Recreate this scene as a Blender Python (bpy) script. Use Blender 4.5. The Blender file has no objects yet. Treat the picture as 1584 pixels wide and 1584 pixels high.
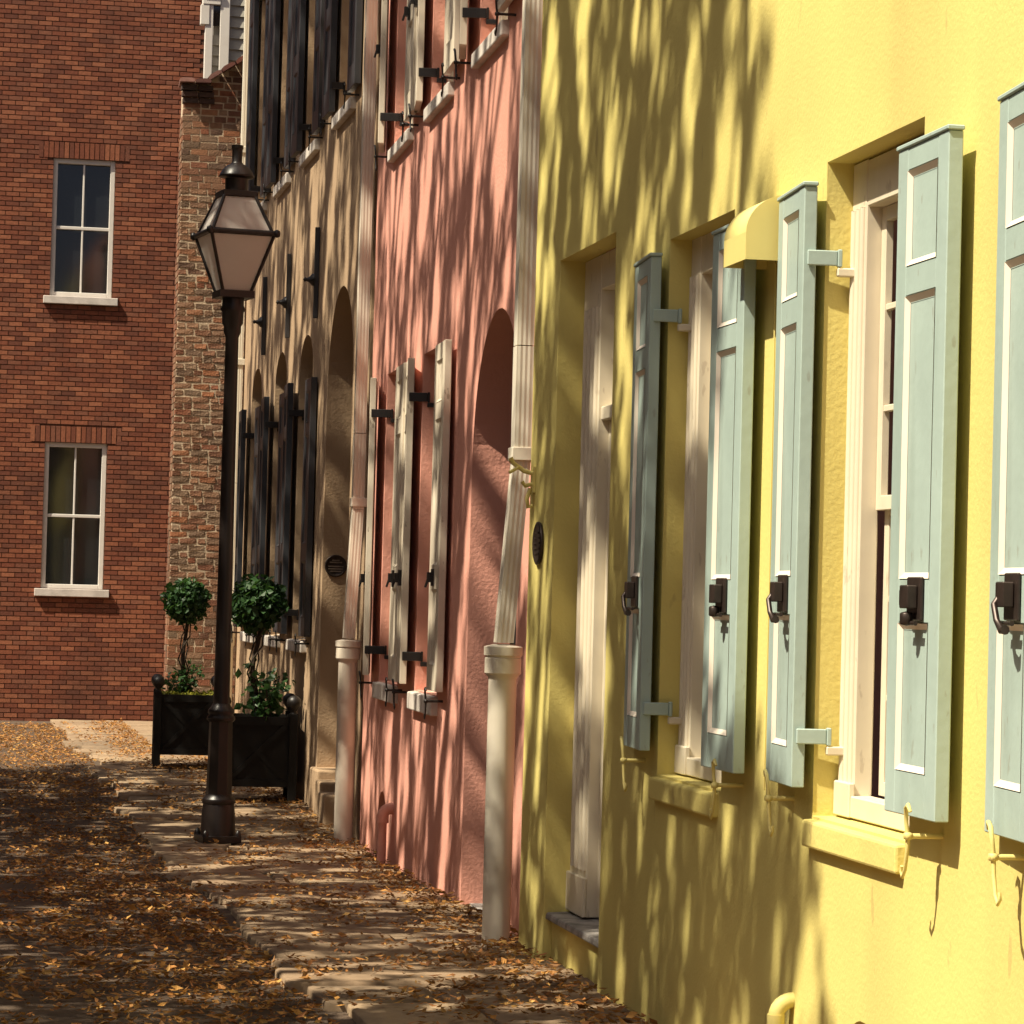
import bpy, bmesh, math, random
import numpy as np
from mathutils import Vector, Matrix, Euler, noise as mnoise

scene = bpy.context.scene
COL = scene.collection
R = math.radians
random.seed(11)

# ------------------------------------------------------------------ camera
YAW, PITCH, ROLL, EYE = R(10.8), R(1.63), R(1.5), 1.65
fwd = Vector((math.sin(YAW)*math.cos(PITCH), math.cos(YAW)*math.cos(PITCH), math.sin(PITCH)))
rt = Vector((math.cos(YAW), -math.sin(YAW), 0)); up = rt.cross(fwd)
cr = rt*math.cos(ROLL) + up*math.sin(ROLL)
cu = up*math.cos(ROLL) - rt*math.sin(ROLL)
cam_d = bpy.data.cameras.new('camera'); cam = bpy.data.objects.new('camera', cam_d); COL.objects.link(cam)
cam.matrix_world = Matrix(((cr.x, cu.x, -fwd.x, 0), (cr.y, cu.y, -fwd.y, 0), (cr.z, cu.z, -fwd.z, EYE), (0, 0, 0, 1)))
cam_d.sensor_width = 36; cam_d.sensor_height = 36
cam_d.lens = 4600/1584*36; cam_d.clip_start = .1; cam_d.clip_end = 9000
scene.camera = cam

# ------------------------------------------------------------------ light: low-autumn noon sun from the street side
SUN = Vector((1.0, .38, -1.60)).normalized()           # travel direction of the light
SUN_DIR = -SUN
w = bpy.data.worlds.new('World'); scene.world = w; w.use_nodes = True
nt = w.node_tree; nt.nodes.clear()
sky = nt.nodes.new('ShaderNodeTexSky'); sky.sky_type = 'NISHITA'; sky.sun_disc = False
sky.sun_elevation = math.asin(SUN_DIR.z); sky.sun_rotation = math.atan2(SUN_DIR.x, SUN_DIR.y)
sky.air_density = .45; sky.dust_density = 4.5; sky.ozone_density = 0
bg = nt.nodes.new('ShaderNodeBackground'); bg.inputs['Strength'].default_value = .058
wo = nt.nodes.new('ShaderNodeOutputWorld')
nt.links.new(sky.outputs[0], bg.inputs[0]); nt.links.new(bg.outputs[0], wo.inputs[0])
sd = bpy.data.lights.new('sun', 'SUN'); sd.energy = 5.0; sd.angle = R(.55); sd.color = (1, .895, .70)
so = bpy.data.objects.new('sun', sd); COL.objects.link(so)
so.rotation_euler = SUN.to_track_quat('-Z', 'Y').to_euler()
vs = scene.view_settings; vs.view_transform = 'Standard'; vs.look = 'None'; vs.gamma = 1; vs.use_curve_mapping = False
vs.exposure = .8
scene.render.engine = 'CYCLES'
scene.cycles.max_bounces = 8; scene.cycles.diffuse_bounces = 5; scene.cycles.transparent_max_bounces = 6

# ------------------------------------------------------------------ materials
def mat(name, col, rough=.85, var=.12, vscale=3., bump=0., bscale=60., bdist=.004, big=0., bigscale=5., metallic=0.,
        stain=None, stain_amt=0., stain_scale=1.5, streak=False, island=None, objrand=None, spec=.4, trans=None, coat=0., chips=None, chip_amt=.5, chip_scale=70.):
    m = bpy.data.materials.new(name); m.use_nodes = True; t = m.node_tree; N = t.nodes; L = t.links
    b = N['Principled BSDF']; b.inputs['Roughness'].default_value = rough; b.inputs['Metallic'].default_value = metallic
    b.inputs['Specular IOR Level'].default_value = spec
    if coat: b.inputs['Coat Weight'].default_value = coat
    tc = N.new('ShaderNodeTexCoord'); vec = tc.outputs['Object']
    def noise(scale, detail=4, v=vec):
        n = N.new('ShaderNodeTexNoise'); n.inputs['Scale'].default_value = scale; n.inputs['Detail'].default_value = detail
        L.new(v, n.inputs['Vector']); return n.outputs['Fac']
    if island or objrand:
        cr_ = N.new('ShaderNodeValToRGB'); pal = island or objrand
        e = cr_.color_ramp.elements
        while len(e) < len(pal): e.new(.5)
        for i, c in enumerate(pal): e[i].position = i/max(1, len(pal)-1); e[i].color = (*c, 1)
        if island:
            g = N.new('ShaderNodeNewGeometry'); L.new(g.outputs['Random Per Island'], cr_.inputs[0])
        else:
            oi = N.new('ShaderNodeObjectInfo'); L.new(oi.outputs['Random'], cr_.inputs[0])
        base = cr_.outputs[0]
    else:
        rgb = N.new('ShaderNodeRGB'); rgb.outputs[0].default_value = (*col, 1); base = rgb.outputs[0]
    if var:
        mx = N.new('ShaderNodeMix'); mx.data_type = 'RGBA'; mx.blend_type = 'MULTIPLY'; mx.inputs[0].default_value = 1
        mr = N.new('ShaderNodeMapRange'); mr.inputs[1].default_value = .3; mr.inputs[2].default_value = .7
        mr.inputs[3].default_value = 1-var; mr.inputs[4].default_value = 1+var*.6
        L.new(noise(vscale, 6), mr.inputs[0]); L.new(base, mx.inputs[6]); L.new(mr.outputs[0], mx.inputs[7]); base = mx.outputs[2]
    if stain:
        v = vec
        if streak:
            mp = N.new('ShaderNodeMapping'); mp.inputs['Scale'].default_value = (1, 1, .12); L.new(vec, mp.inputs[0]); v = mp.outputs[0]
        mr = N.new('ShaderNodeMapRange'); mr.inputs[1].default_value = .52; mr.inputs[2].default_value = .72
        mr.inputs[4].default_value = stain_amt
        L.new(noise(stain_scale, 7, v), mr.inputs[0])
        mx = N.new('ShaderNodeMix'); mx.data_type = 'RGBA'; L.new(mr.outputs[0], mx.inputs[0]); L.new(base, mx.inputs[6])
        mx.inputs[7].default_value = (*stain, 1); base = mx.outputs[2]
    if chips:                                           # small flakes where the paint has come away
        mr = N.new('ShaderNodeMapRange'); mr.inputs[1].default_value = .655; mr.inputs[2].default_value = .69; mr.inputs[4].default_value = chip_amt
        mp = N.new('ShaderNodeMapping'); mp.inputs['Scale'].default_value = (1, 1, .35); mp.inputs['Location'].default_value = (7, 3, 5); L.new(vec, mp.inputs[0])
        L.new(noise(chip_scale, 8, mp.outputs[0]), mr.inputs[0])
        mx = N.new('ShaderNodeMix'); mx.data_type = 'RGBA'; L.new(mr.outputs[0], mx.inputs[0]); L.new(base, mx.inputs[6])
        mx.inputs[7].default_value = (*chips, 1); base = mx.outputs[2]
    L.new(base, b.inputs['Base Color'])
    if bump or big:
        bp = N.new('ShaderNodeBump'); bp.inputs['Distance'].default_value = bdist; bp.inputs['Strength'].default_value = bump
        L.new(noise(bscale, 5), bp.inputs['Height'])
        if big:
            b2 = N.new('ShaderNodeBump'); b2.inputs['Distance'].default_value = .03; b2.inputs['Strength'].default_value = big
            L.new(noise(bigscale, 3), b2.inputs['Height']); L.new(b2.outputs[0], bp.inputs['Normal'])
        L.new(bp.outputs[0], b.inputs['Normal'])
    if trans:
        tr = N.new('ShaderNodeBsdfTranslucent'); tr.inputs[0].default_value = (*trans[0], 1)
        ms = N.new('ShaderNodeMixShader'); ms.inputs[0].default_value = trans[1]
        L.new(b.outputs[0], ms.inputs[1]); L.new(tr.outputs[0], ms.inputs[2]); L.new(ms.outputs[0], N['Material Output'].inputs[0])
    return m

M = {}
M['yellow'] = mat('yellow stucco', (.695, .592, .19), .9, .10, 1.3, .38, 60, .005, .07, 5, stain=(.52, .42, .14), stain_amt=.5, stain_scale=1.6, streak=True, chips=(.46, .36, .13), chip_amt=.6, chip_scale=9)
M['yellow_paint'] = mat('yellow paint', (.70, .595, .21), .6, .05, 5, .2, 40, .002)
M['pink'] = mat('salmon stucco', (.75, .36, .275), .9, .09, 2.2, .55, 50, .006, .14, 5, stain=(.60, .27, .19), stain_amt=.35, stain_scale=1.2, streak=True)
M['tan'] = mat('tan stucco', (.43, .30, .185), .92, .12, 2.0, .6, 50, .006, .3, 5, stain=(.31, .205, .115), stain_amt=.5, stain_scale=1.6, streak=True)
M['cream'] = mat('cream shutter paint', (.70, .62, .49), .55, .08, 6, .3, 30, .002, stain=(.50, .42, .32), stain_amt=.5, stain_scale=4, streak=True, chips=(.25, .19, .13), chip_amt=.7, chip_scale=24)
M['sage'] = mat('sage shutter paint', (.385, .49, .445), .48, .09, 4, .4, 28, .003, stain=(.27, .35, .31), stain_amt=.65, stain_scale=6, streak=True, chips=(.25, .25, .20), chip_amt=.45, chip_scale=26)
M['moulding'] = mat('cream moulding paint', (.74, .66, .55), .5, .05, 8)
M['trim'] = mat('warm white trim paint', (.70, .625, .475), .55, .07, 5, .2, 30, .002, stain=(.5, .41, .31), stain_amt=.45, stain_scale=3, streak=True, chips=(.42, .34, .25), chip_amt=.5, chip_scale=22)
M['white'] = mat('white trim paint', (.74, .70, .64), .5, .07, 5, stain=(.55, .5, .44), stain_amt=.35, stain_scale=5)
M['sill'] = mat('white stone sill', (.66, .60, .54), .75, .15, 8, .3, 40, .003, stain=(.4, .36, .32), stain_amt=.5, stain_scale=6)
M['black'] = mat('black shutter paint', (.036, .038, .044), .42, .2, 6, .15, 30, .002, spec=.55)
M['iron'] = mat('black iron', (.014, .011, .010), .45, .2, 9, .25, 60, .002, spec=.5)
M['planter'] = mat('black planter paint', (.008, .007, .006), .6, .2, 9, .15, 40, .002, spec=.3)
M['lampiron'] = mat('lamp post iron', (.011, .007, .006), .38, .2, 9, .25, 45, .003, spec=.5)
M['bronze'] = mat('dark bronze', (.05, .036, .03), .4, .3, 20, .2, 60, .002, metallic=.5)
M['pipe'] = mat('off white pipe paint', (.68, .63, .52), .5, .08, 4, .15, 25, .002, stain=(.46, .36, .26), stain_amt=.4, stain_scale=2.5, streak=True)
M['pipepink'] = mat('weathered pinkish pipe paint', (.69, .61, .50), .55, .1, 4, .15, 25, .002, stain=(.52, .30, .18), stain_amt=.5, stain_scale=2.2, streak=True)
M['glass'] = mat('dark window glass', (.012, .014, .016), .06, 0, spec=.8)
M['dark'] = mat('dark interior', (.02, .015, .012), .9, .2)
M['door'] = mat('brown door paint', (.13, .08, .045), .5, .15, 4)
M['marble'] = mat('grey marble', (.30, .28, .26), .6, .5, 14, .3, 30, .004, stain=(.06, .06, .06), stain_amt=.8, stain_scale=9)
M['frost'] = mat('frosted lamp glass', (.80, .77, .73), .5, .08, 4, trans=((.95, .91, .86), .6), spec=.5)
M['flag'] = mat('slate flagstone', None, .85, .3, 3.5, .7, 22, .01, .4, 3, objrand=[(.25, .17, .105), (.32, .225, .14), (.21, .15, .095), (.36, .26, .16)], stain=(.14, .09, .05), stain_amt=.6, stain_scale=3)
M['soil'] = mat('leafy dirt', (.075, .045, .025), .95, .4, 8, .8, 30, .02)
M['street'] = mat('dusty street', (.09, .062, .042), .95, .35, 4, .6, 40, .01)
M['ground'] = mat('earth', (.10, .075, .05), .95, .3, 1)
M['litter'] = mat('fallen leaf', None, .7, .2, 40, island=[(.07, .03, .012), (.28, .11, .03), (.44, .20, .05), (.56, .29, .07), (.16, .065, .02), (.36, .14, .034), (.62, .36, .10), (.10, .042, .015), (.48, .24, .08)], trans=((.4, .2, .05), .2))
BR = [(.19, .085, .05), (.25, .12, .07), (.29, .155, .09), (.23, .14, .09), (.33, .13, .06), (.30, .20, .13), (.13, .075, .05), (.29, .105, .055), (.21, .14, .09), (.16, .10, .065)]
M['brick'] = mat('old brick', None, .92, .4, 16, .9, 45, .009, stain=(.40, .30, .21), stain_amt=.12, stain_scale=11, objrand=BR)
M['brickmass'] = mat('old brick mass', None, .92, .25, 30, .7, 60, .006, island=BR, stain=(.09, .05, .035), stain_amt=.6, stain_scale=1.6)
M['mortar'] = mat('lime mortar', (.56, .44, .31), .95, .3, 12, .6, 60, .008, stain=(.30, .21, .14), stain_amt=.7, stain_scale=2)
M['topbrick'] = mat('shade-dark brick', None, .92, .3, 20, .5, 60, .006, objrand=[(.05, .03, .025), (.08, .045, .035), (.06, .04, .035)])  # corbel shade put into the brick colour
BF = [(.19, .058, .030), (.24, .075, .036), (.33, .12, .06), (.21, .062, .031), (.15, .048, .027), (.24, .09, .05)]
M['fbrick'] = mat('red brick', None, .9, .2, 30, .4, 60, .004, objrand=BF)
M['fbrickmass'] = mat('red brick mass', None, .9, .2, 30, .4, 60, .004, island=BF, stain=(.07, .03, .02), stain_amt=.55, stain_scale=.9)
M['fmortar'] = mat('brown mortar', (.115, .055, .032), .95, .2, 12)
M['tile'] = mat('clay coping tile', None, .85, .3, 12, .3, 40, .004, objrand=[(.10, .03, .022), (.26, .09, .06), (.08, .03, .025), (.42, .22, .18)])
M['board'] = mat('grey clapboard', (.40, .38, .32), .75, .1, 5, .2, 20, .002)
M['slate'] = mat('dark roof slate', (.05, .045, .045), .8, .3, 6)
M['green'] = mat('topiary leaf', None, .5, .15, 30, island=[(.018, .045, .018), (.03, .08, .025), (.05, .12, .035), (.025, .06, .022)], trans=((.09, .2, .04), .25), spec=.4)
M['ivy'] = mat('ivy leaf', None, .45, .15, 30, island=[(.02, .055, .02), (.04, .10, .03), (.07, .14, .05)], trans=((.09, .2, .05), .25))
M['flower'] = mat('yellow green groundcover', None, .6, .15, 30, island=[(.20, .22, .02), (.34, .30, .03), (.12, .17, .02)], trans=((.4, .4, .04), .25))
M['stem'] = mat('woody stem', (.06, .042, .028), .9, .3, 20, .4, 40, .004)
M['bark'] = mat('tree bark', (.11, .085, .065), .95, .35, 6, .8, 14, .02)
M['leaf'] = mat('tree leaf', None, .55, .2, 20, island=[(.05, .07, .02), (.08, .09, .025), (.11, .09, .025), (.06, .08, .02)], trans=((.16, .16, .03), .22))

fn = M['frost'].node_tree; ms_ = fn.nodes.new('ShaderNodeMixShader'); tp_ = fn.nodes.new('ShaderNodeBsdfTransparent'); ms_.inputs[0].default_value = .12
src_ = fn.nodes['Material Output'].inputs[0].links[0].from_socket
fn.links.new(src_, ms_.inputs[1]); fn.links.new(tp_.outputs[0], ms_.inputs[2]); fn.links.new(ms_.outputs[0], fn.nodes['Material Output'].inputs[0])
# ------------------------------------------------------------------ mesh helpers
class MB:
    def __init__(s): s.v = []; s.f = []; s.m = []; s.sm = []
    def add(s, vs_, fs, m=0, sm=False):
        k = len(s.v); s.v += [tuple(v) for v in vs_]
        for f in fs: s.f.append([i+k for i in f]); s.m.append(m); s.sm.append(sm)
    def box(s, x0, x1, y0, y1, z0, z1, m=0):
        vs_ = [(x, y, z) for z in (z0, z1) for y in (y0, y1) for x in (x0, x1)]
        s.add(vs_, [(0, 2, 3, 1), (4, 5, 7, 6), (0, 1, 5, 4), (2, 6, 7, 3), (0, 4, 6, 2), (1, 3, 7, 5)], m)
    def hexa(s, p, m=0):                         # 8 points, bottom ring then top ring
        s.add(p, [(0, 3, 2, 1), (4, 5, 6, 7), (0, 1, 5, 4), (1, 2, 6, 5), (2, 3, 7, 6), (3, 0, 4, 7)], m)
    def prism(s, poly, a, b, axis='y', m=0, sm=False):   # poly in the two other axes
        n = len(poly)
        def pt(p, c):
            return {'x': (c, p[0], p[1]), 'y': (p[0], c, p[1]), 'z': (p[0], p[1], c)}[axis]
        vs_ = [pt(p, a) for p in poly] + [pt(p, b) for p in poly]
        s.add(vs_, [tuple(range(n))[::-1], tuple(range(n, 2*n))], m)
        s.add(vs_, [(i, (i+1) % n, n+(i+1) % n, n+i) for i in range(n)], m, sm)
    def tube(s, path, r, n=8, m=0, cap=True):
        P = [Vector(p) for p in path]; rr = r if isinstance(r, (list, tuple)) else [r]*len(P)
        T = [((P[min(i+1, len(P)-1)]-P[max(i-1, 0)])).normalized() for i in range(len(P))]
        u = T[0].orthogonal().normalized(); rings = []
        for i, p in enumerate(P):
            u = (u - T[i]*u.dot(T[i])).normalized(); v_ = T[i].cross(u)
            rings += [p + (u*math.cos(2*math.pi*j/n) + v_*math.sin(2*math.pi*j/n))*rr[i] for j in range(n)]
        fs = [(i*n+j, i*n+(j+1) % n, (i+1)*n+(j+1) % n, (i+1)*n+j) for i in range(len(P)-1) for j in range(n)]
        s.add(rings, fs, m, True)
        if cap:
            s.add(rings[:n], [tuple(range(n))[::-1]], m); s.add(rings[-n:], [tuple(range(n))], m)
    def lathe(s, prof, c=(0, 0, 0), n=20, m=0, rot=0., sx=1., sy=1., smooth=True):   # prof: (r, z)
        vs_ = []
        for r, z in prof:
            vs_ += [(c[0]+sx*r*math.cos(2*math.pi*j/n+rot), c[1]+sy*r*math.sin(2*math.pi*j/n+rot), c[2]+z) for j in range(n)]
        fs = [(i*n+j, i*n+(j+1) % n, (i+1)*n+(j+1) % n, (i+1)*n+j) for i in range(len(prof)-1) for j in range(n)]
        s.add(vs_, fs, m, smooth); s.add(vs_[:n], [tuple(range(n))[::-1]], m); s.add(vs_[-n:], [tuple(range(n))], m)
    def mesh(s, name, mats, recalc=True, weld=False):
        me = bpy.data.meshes.new(name); me.from_pydata(s.v, [], s.f)
        for m_ in (mats if isinstance(mats, (list, tuple)) else [mats]): me.materials.append(m_)
        me.polygons.foreach_set('material_index', s.m); me.polygons.foreach_set('use_smooth', s.sm)
        if recalc or weld:
            b = bmesh.new(); b.from_mesh(me)
            if weld: bmesh.ops.remove_doubles(b, verts=b.verts, dist=1e-4)
            if recalc: bmesh.ops.recalc_face_normals(b, faces=b.faces)
            b.to_mesh(me); b.free()
        me.update(); return me
    def build(s, name, mats, parent=None, loc=(0, 0, 0), rot=(0, 0, 0), bevel=0., seg=2, recalc=True, weld=False, label=None):
        o = bpy.data.objects.new(name, s.mesh(name, mats, recalc, weld)); COL.objects.link(o)
        o.location = loc; o.rotation_euler = rot
        if parent: o.parent = parent
        if bevel:
            bv = o.modifiers.new('bevel', 'BEVEL'); bv.width = bevel; bv.segments = seg; bv.limit_method = 'ANGLE'; bv.angle_limit = R(40)
        if label: o['label'] = label
        return o

def tag(o, label, cat, group=None, kind=None):
    if label: o['label'] = label
    if cat: o['category'] = cat
    if group: o['group'] = group
    if kind: o['kind'] = kind
    return o
def thing(name, label, cat, loc=(0, 0, 0), rz=0., group=None):
    o = bpy.data.objects.new(name, None); COL.objects.link(o); o.empty_display_size = .2
    o.location = loc; o.rotation_euler = (0, 0, rz); return tag(o, label, cat, group)
def copy_part(o, parent=None):
    c = o.copy(); COL.objects.link(c)
    if parent: c.parent = parent
    for ch in o.children: copy_part(ch, c)
    return c

def gz(y):                                          # height of the pavement along the row (it falls away gently)
    return float(np.interp(y, [0, 12.5, 14, 16.7, 20, 22, 24.2, 31], [.03, .03, 0, -.08, -.15, -.15, -.11, -.08]))

# ------------------------------------------------------------------ wall with openings (local axes: x along facade, y outward, z up)
def wall(parent, m, a0, a1, z0, z1, holes, body=6.0, bevel=.012):
    b = MB()
    A = sorted({a0, a1} | {h['a0'] for h in holes} | {h['a1'] for h in holes})
    Z = sorted({z0, z1} | {h['z0'] for h in holes} | {h['z1'] for h in holes})
    for i in range(len(A)-1):
        for j in range(len(Z)-1):
            ca, cz = (A[i]+A[i+1])/2, (Z[j]+Z[j+1])/2
            if any(h['a0'] < ca < h['a1'] and h['z0'] < cz < h['z1'] for h in holes): continue
            b.add([(A[i], 0, Z[j]), (A[i+1], 0, Z[j]), (A[i+1], 0, Z[j+1]), (A[i], 0, Z[j+1])], [(0, 3, 2, 1)])
    for h in holes:
        d = h['d']; pts = [(h['a0'], h['z0'])]
        if h.get('rise'):
            n = 22; c = (h['a0']+h['a1'])/2; rx = (h['a1']-h['a0'])/2; zs = h['z1']-h['rise']
            arc = [(c-rx*math.cos(math.pi*k/n), zs+h['rise']*math.sin(math.pi*k/n)) for k in range(n+1)]
            for k in range(n):
                (xa, za), (xb, zb) = arc[k], arc[k+1]
                b.add([(xa, 0, za), (xb, 0, zb), (xb, 0, h['z1']), (xa, 0, h['z1'])], [(0, 3, 2, 1)])
            pts += arc
        else: pts += [(h['a0'], h['z1']), (h['a1'], h['z1'])]
        pts.append((h['a1'], h['z0']))
        q = pts if h['z0'] <= z0+.001 else pts+[pts[0]]
        for k in range(len(q)-1):
            (xa, za), (xb, zb) = q[k], q[k+1]
            b.add([(xa, 0, za), (xb, 0, zb), (xb, -d, zb), (xa, -d, za)], [(0, 1, 2, 3)])
    # flank walls and flat top behind the front
    b.add([(a0, 0, z0), (a0, 0, z1), (a0, -body, z1), (a0, -body, z0)], [(0, 1, 2, 3)])
    b.add([(a1, 0, z0), (a1, 0, z1), (a1, -body, z1), (a1, -body, z0)], [(3, 2, 1, 0)])
    b.add([(a0, 0, z1), (a1, 0, z1), (a1, -body, z1), (a0, -body, z1)], [(0, 1, 2, 3)])
    return b.build('wall', m, parent, bevel=bevel, weld=True)

def shutter(parent, ah, oh, af, of, z0, z1, m, mm, t=.042, hinge=None, hinge_to=None, latch=False, lever=True, panels=((.065, .285), (.35, .775), (.82, .965)), slope=0., label=None, louver=False):
    """leaf from its hinged edge (ah, oh) to its free edge (af, of); o* are distances of its back from the wall"""
    W = math.hypot(af-ah, of-oh); H = z1-z0
    # leaf axes: x runs along the leaf in +a order, so the outward face is +y
    (p, q) = ((ah, oh), (af, of)) if ah < af else ((af, of), (ah, oh))
    ang = math.atan2(q[1]-p[1], q[0]-p[0])
    b = MB(); st = W*.2; ins = .012
    zc = [0]
    for lo, hi in panels: zc += [lo*H, hi*H]
    zc.append(H)
    b.box(0, st, 0, t, 0, H); b.box(W-st, W, 0, t, 0, H)
    for k in range(0, len(zc)-1, 2): b.box(st+.0005, W-st-.0005, .001, t-.001, zc[k], zc[k+1])
    for lo, hi in panels: b.box(st+.001, W-st-.001, .008, t-ins, lo*H+.001, hi*H-.001)
    if slope: b.box(-.006, W+.006, -.002, t+.006, H+.0005, H+.014)
    o = b.build('shutter', m, parent, loc=(p[0], p[1], z0), rot=(0, 0, ang), bevel=.003, seg=1, label=label)
    if mm:
        g = MB(); e = .017
        for lo, hi in panels:                       # bevelled beads round each sunk panel
            x0, x1, y0, y1 = st+.001, W-st-.001, lo*H+.001, hi*H-.001
            f0, f1 = t+.001, t-ins+.001
            O = [(x0, f0, y0), (x1, f0, y0), (x1, f0, y1), (x0, f0, y1)]
            I = [(x0+e, f1, y0+e), (x1-e, f1, y0+e), (x1-e, f1, y1-e), (x0+e, f1, y1-e)]
            g.add(O+I, [(i, (i+1) % 4, 4+(i+1) % 4, 4+i) for i in range(4)])
        g.build('moulding', mm, o, recalc=False)
    xh = (0 if ah < af else W); sgn = -1 if ah < af else 1
    if hinge:
        for fz in (.085, .88):
            g = MB(); zz = fz*H
            hh = .024 if hinge_to else .028
            g.box(*sorted((xh+sgn*.002, xh+sgn*.014)), -(oh+.03), t*.72, zz-hh, zz+hh)
            g.box(*sorted((xh-sgn*.006, xh+sgn*.0175)), -(oh+.045), -(oh+.0305), zz-hh-.004, zz+hh+.004)
            g.build('strap_hinge', hinge, o, bevel=.003, seg=1)
            g = MB(); x_ = xh+sgn*.006
            g.box(x_-.011, x_+.011, -(oh+.092), -(oh+.03), zz-hh-.034, zz-hh-.006)
            g.build('hinge_pintle', hinge_to or hinge, o, bevel=.004, seg=1)
    if latch:
        g = MB(); zz = H*.318; x_ = W*.42
        g.box(x_-.06, x_+.06, t+.001, t+.011, zz-.055, zz+.065)
        g.box(x_-.038, x_+.03, t+.012, t+.042, zz-.022, zz+.042)
        g.box(x_+.031, x_+.058, t+.014, t+.034, zz-.015, zz+.03)
        if lever: g.tube([(x_+.02, t+.03, zz+.01), (x_+.016, t+.048, zz-.015), (x_-.004, t+.046, zz-.055), (x_-.03, t+.04, zz-.08), (x_-.048, t+.036, zz-.078)], [.008, .009, .009, .011, .013], 8)
        else: g.lathe([(.001, -.02), (.018, -.016), (.018, .016), (.001, .02)], (x_, t+.03, zz-.05), 10)
        g.tube([(x_-.05, t+.02, zz-.062), (x_+.05, t+.02, zz-.062)], .007, 6)
        g.build('latch', M['bronze'], o, bevel=.003, seg=1)
    return o

def window(parent, a0, a1, z0, z1, d, m, casing=.12, flutes=True, rise=0):
    b = MB(); f = -d
    def upright(x0, x1):
        b.box(x0, x1, f-.06, f, z0, z1)
        if flutes:
            wdt = x1-x0
            for k in (.18, .5, .82): b.tube([(x0+wdt*k, f, z0+.1), (x0+wdt*k, f, z1-casing)], .013, 8)
    upright(a0+.003, a0+casing); upright(a1-casing, a1-.003)
    b.box(a0+casing+.001, a1-casing-.001, f-.06, f-.002, z1-casing, z1-.003)
    b.box(a0+casing+.001, a1-casing-.001, f-.06, f+.012, z0+.002, z0+.07)
    if flutes:
        b.box(a0+.004, a0+casing+.012, f-.001, f+.02, z0+.002, z0+.11); b.box(a1-casing-.012, a1-.004, f-.001, f+.02, z0+.002, z0+.11)
    fr = b.build('window', m, parent, bevel=.004, seg=1)
    s = MB(); x0, x1 = a0+casing+.002, a1-casing-.002; y0, y1 = z0+.072, z1-casing-.002; g = f-.05
    for lo, hi, yy in ((y0, (y0+y1)/2, g-.03), ((y0+y1)/2-.03, y1, g)):
        s.box(x0, x0+.045, yy-.025, yy, lo, hi); s.box(x1-.045, x1, yy-.025, yy, lo, hi)
        s.box(x0+.046, x1-.046, yy-.025, yy, lo, lo+.045); s.box(x0+.046, x1-.046, yy-.025, yy, hi-.045, hi)
        s.box((x0+x1)/2-.01, (x0+x1)/2+.01, yy-.02, yy-.002, lo+.046, hi-.046)
        for k in (1, 2): zz = lo+(hi-lo)*k/3; s.box(x0+.046, x1-.046, yy-.021, yy-.003, zz-.01, zz+.01)
    s.build('sash', m, fr, bevel=.002, seg=1)
    p = MB(); p.box(x0, x1, g-.062, g-.057, y0, y1); p.build('pane', M['glass'], fr)
    return fr

def sill(parent, a0, a1, z0, z1, e, m, name='sill'):
    b = MB(); b.hexa([(a0, -.14, z0), (a1, -.14, z0), (a1, e, z0), (a0, e, z0), (a0, -.14, z1+.006), (a1, -.14, z1+.006), (a1, e, z1-.012), (a0, e, z1-.012)])
    return b.build(name, m, parent, bevel=.008)

def s_hook(parent, a, z, e, m, s=1., flip=1):
    b = MB(); y = e
    b.tube([(a, -.02, z), (a, y+.012, z)], .0075, 8)
    b.lathe([(.001, -.012), (.013, -.008), (.013, .008), (.001, .012)], (a, y, z), 8)
    pts = [(a+flip*.028, y+.004, z+.062*s), (a+flip*.018, y+.008, z+.078*s), (a+flip*.002, y+.008, z+.07*s), (a-flip*.004, y+.004, z+.03*s), (a, y, z), (a-flip*.006, y, z-.04*s), (a-flip*.02, y, z-.085*s), (a-flip*.04, y, z-.105*s), (a-flip*.055, y, z-.092*s), (a-flip*.048, y, z-.078*s)]
    b.tube(pts, [.005, .007, .007, .006, .007, .006, .0055, .005, .005, .005], 8)
    return b.build('shutter_hook', m, parent)

def elbow_pipe(label, frame, a, zt, zb, e, r, m, cat='pipe'):
    b = MB(); t = thing('standpipe', label, cat); t.parent = None
    return t

FR = {'yellow': ((2.71, 0, 0), R(90)), 'pink': ((2.83, 14.0, 0), R(88.7)), 'tan': ((3.0, 0, 0), R(90))}
def to_world(frame, a, o, z):
    (x, y, z0), r = FR[frame]
    return (x+a*math.cos(r)-o*math.sin(r), y+a*math.sin(r)+o*math.cos(r), z)
def on_wall(frame, name, label, cat, a, o, z, group=None):
    return thing(name, label, cat, to_world(frame, a, o, z), FR[frame][1], group)

# ================================================================== YELLOW HOUSE
yh = thing('rowhouse', 'pale yellow stucco rowhouse nearest the camera with sage green shutters', 'house', *FR['yellow'])
W1, W2 = (10.15, 11.10), (8.08, 9.03)
holes = [dict(a0=12.05, a1=13.19, z0=-.4, z1=3.18, d=.12), dict(a0=W1[0], a1=W1[1], z0=.985, z1=3.04, d=.16), dict(a0=W2[0], a1=W2[1], z0=.985, z1=3.05, d=.16),
         dict(a0=8.28, a1=8.66, z0=-.4, z1=.42, d=.2, rise=.19),
         dict(a0=W1[0]+.1, a1=W1[1]+.1, z0=5.2, z1=7.2, d=.16), dict(a0=W2[0], a1=W2[1], z0=5.2, z1=7.2, d=.16), dict(a0=6.0, a1=6.95, z0=.985, z1=3.05, d=.16), dict(a0=12.2, a1=13.15, z0=5.2, z1=7.2, d=.16)]
wall(yh, M['yellow'], 1.0, 13.76, -.4, 8.6, holes)
b = MB(); b.box(8.2, 8.75, -.24, -.19, -.4, .5); b.build('vent_back', M['dark'], yh)
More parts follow.
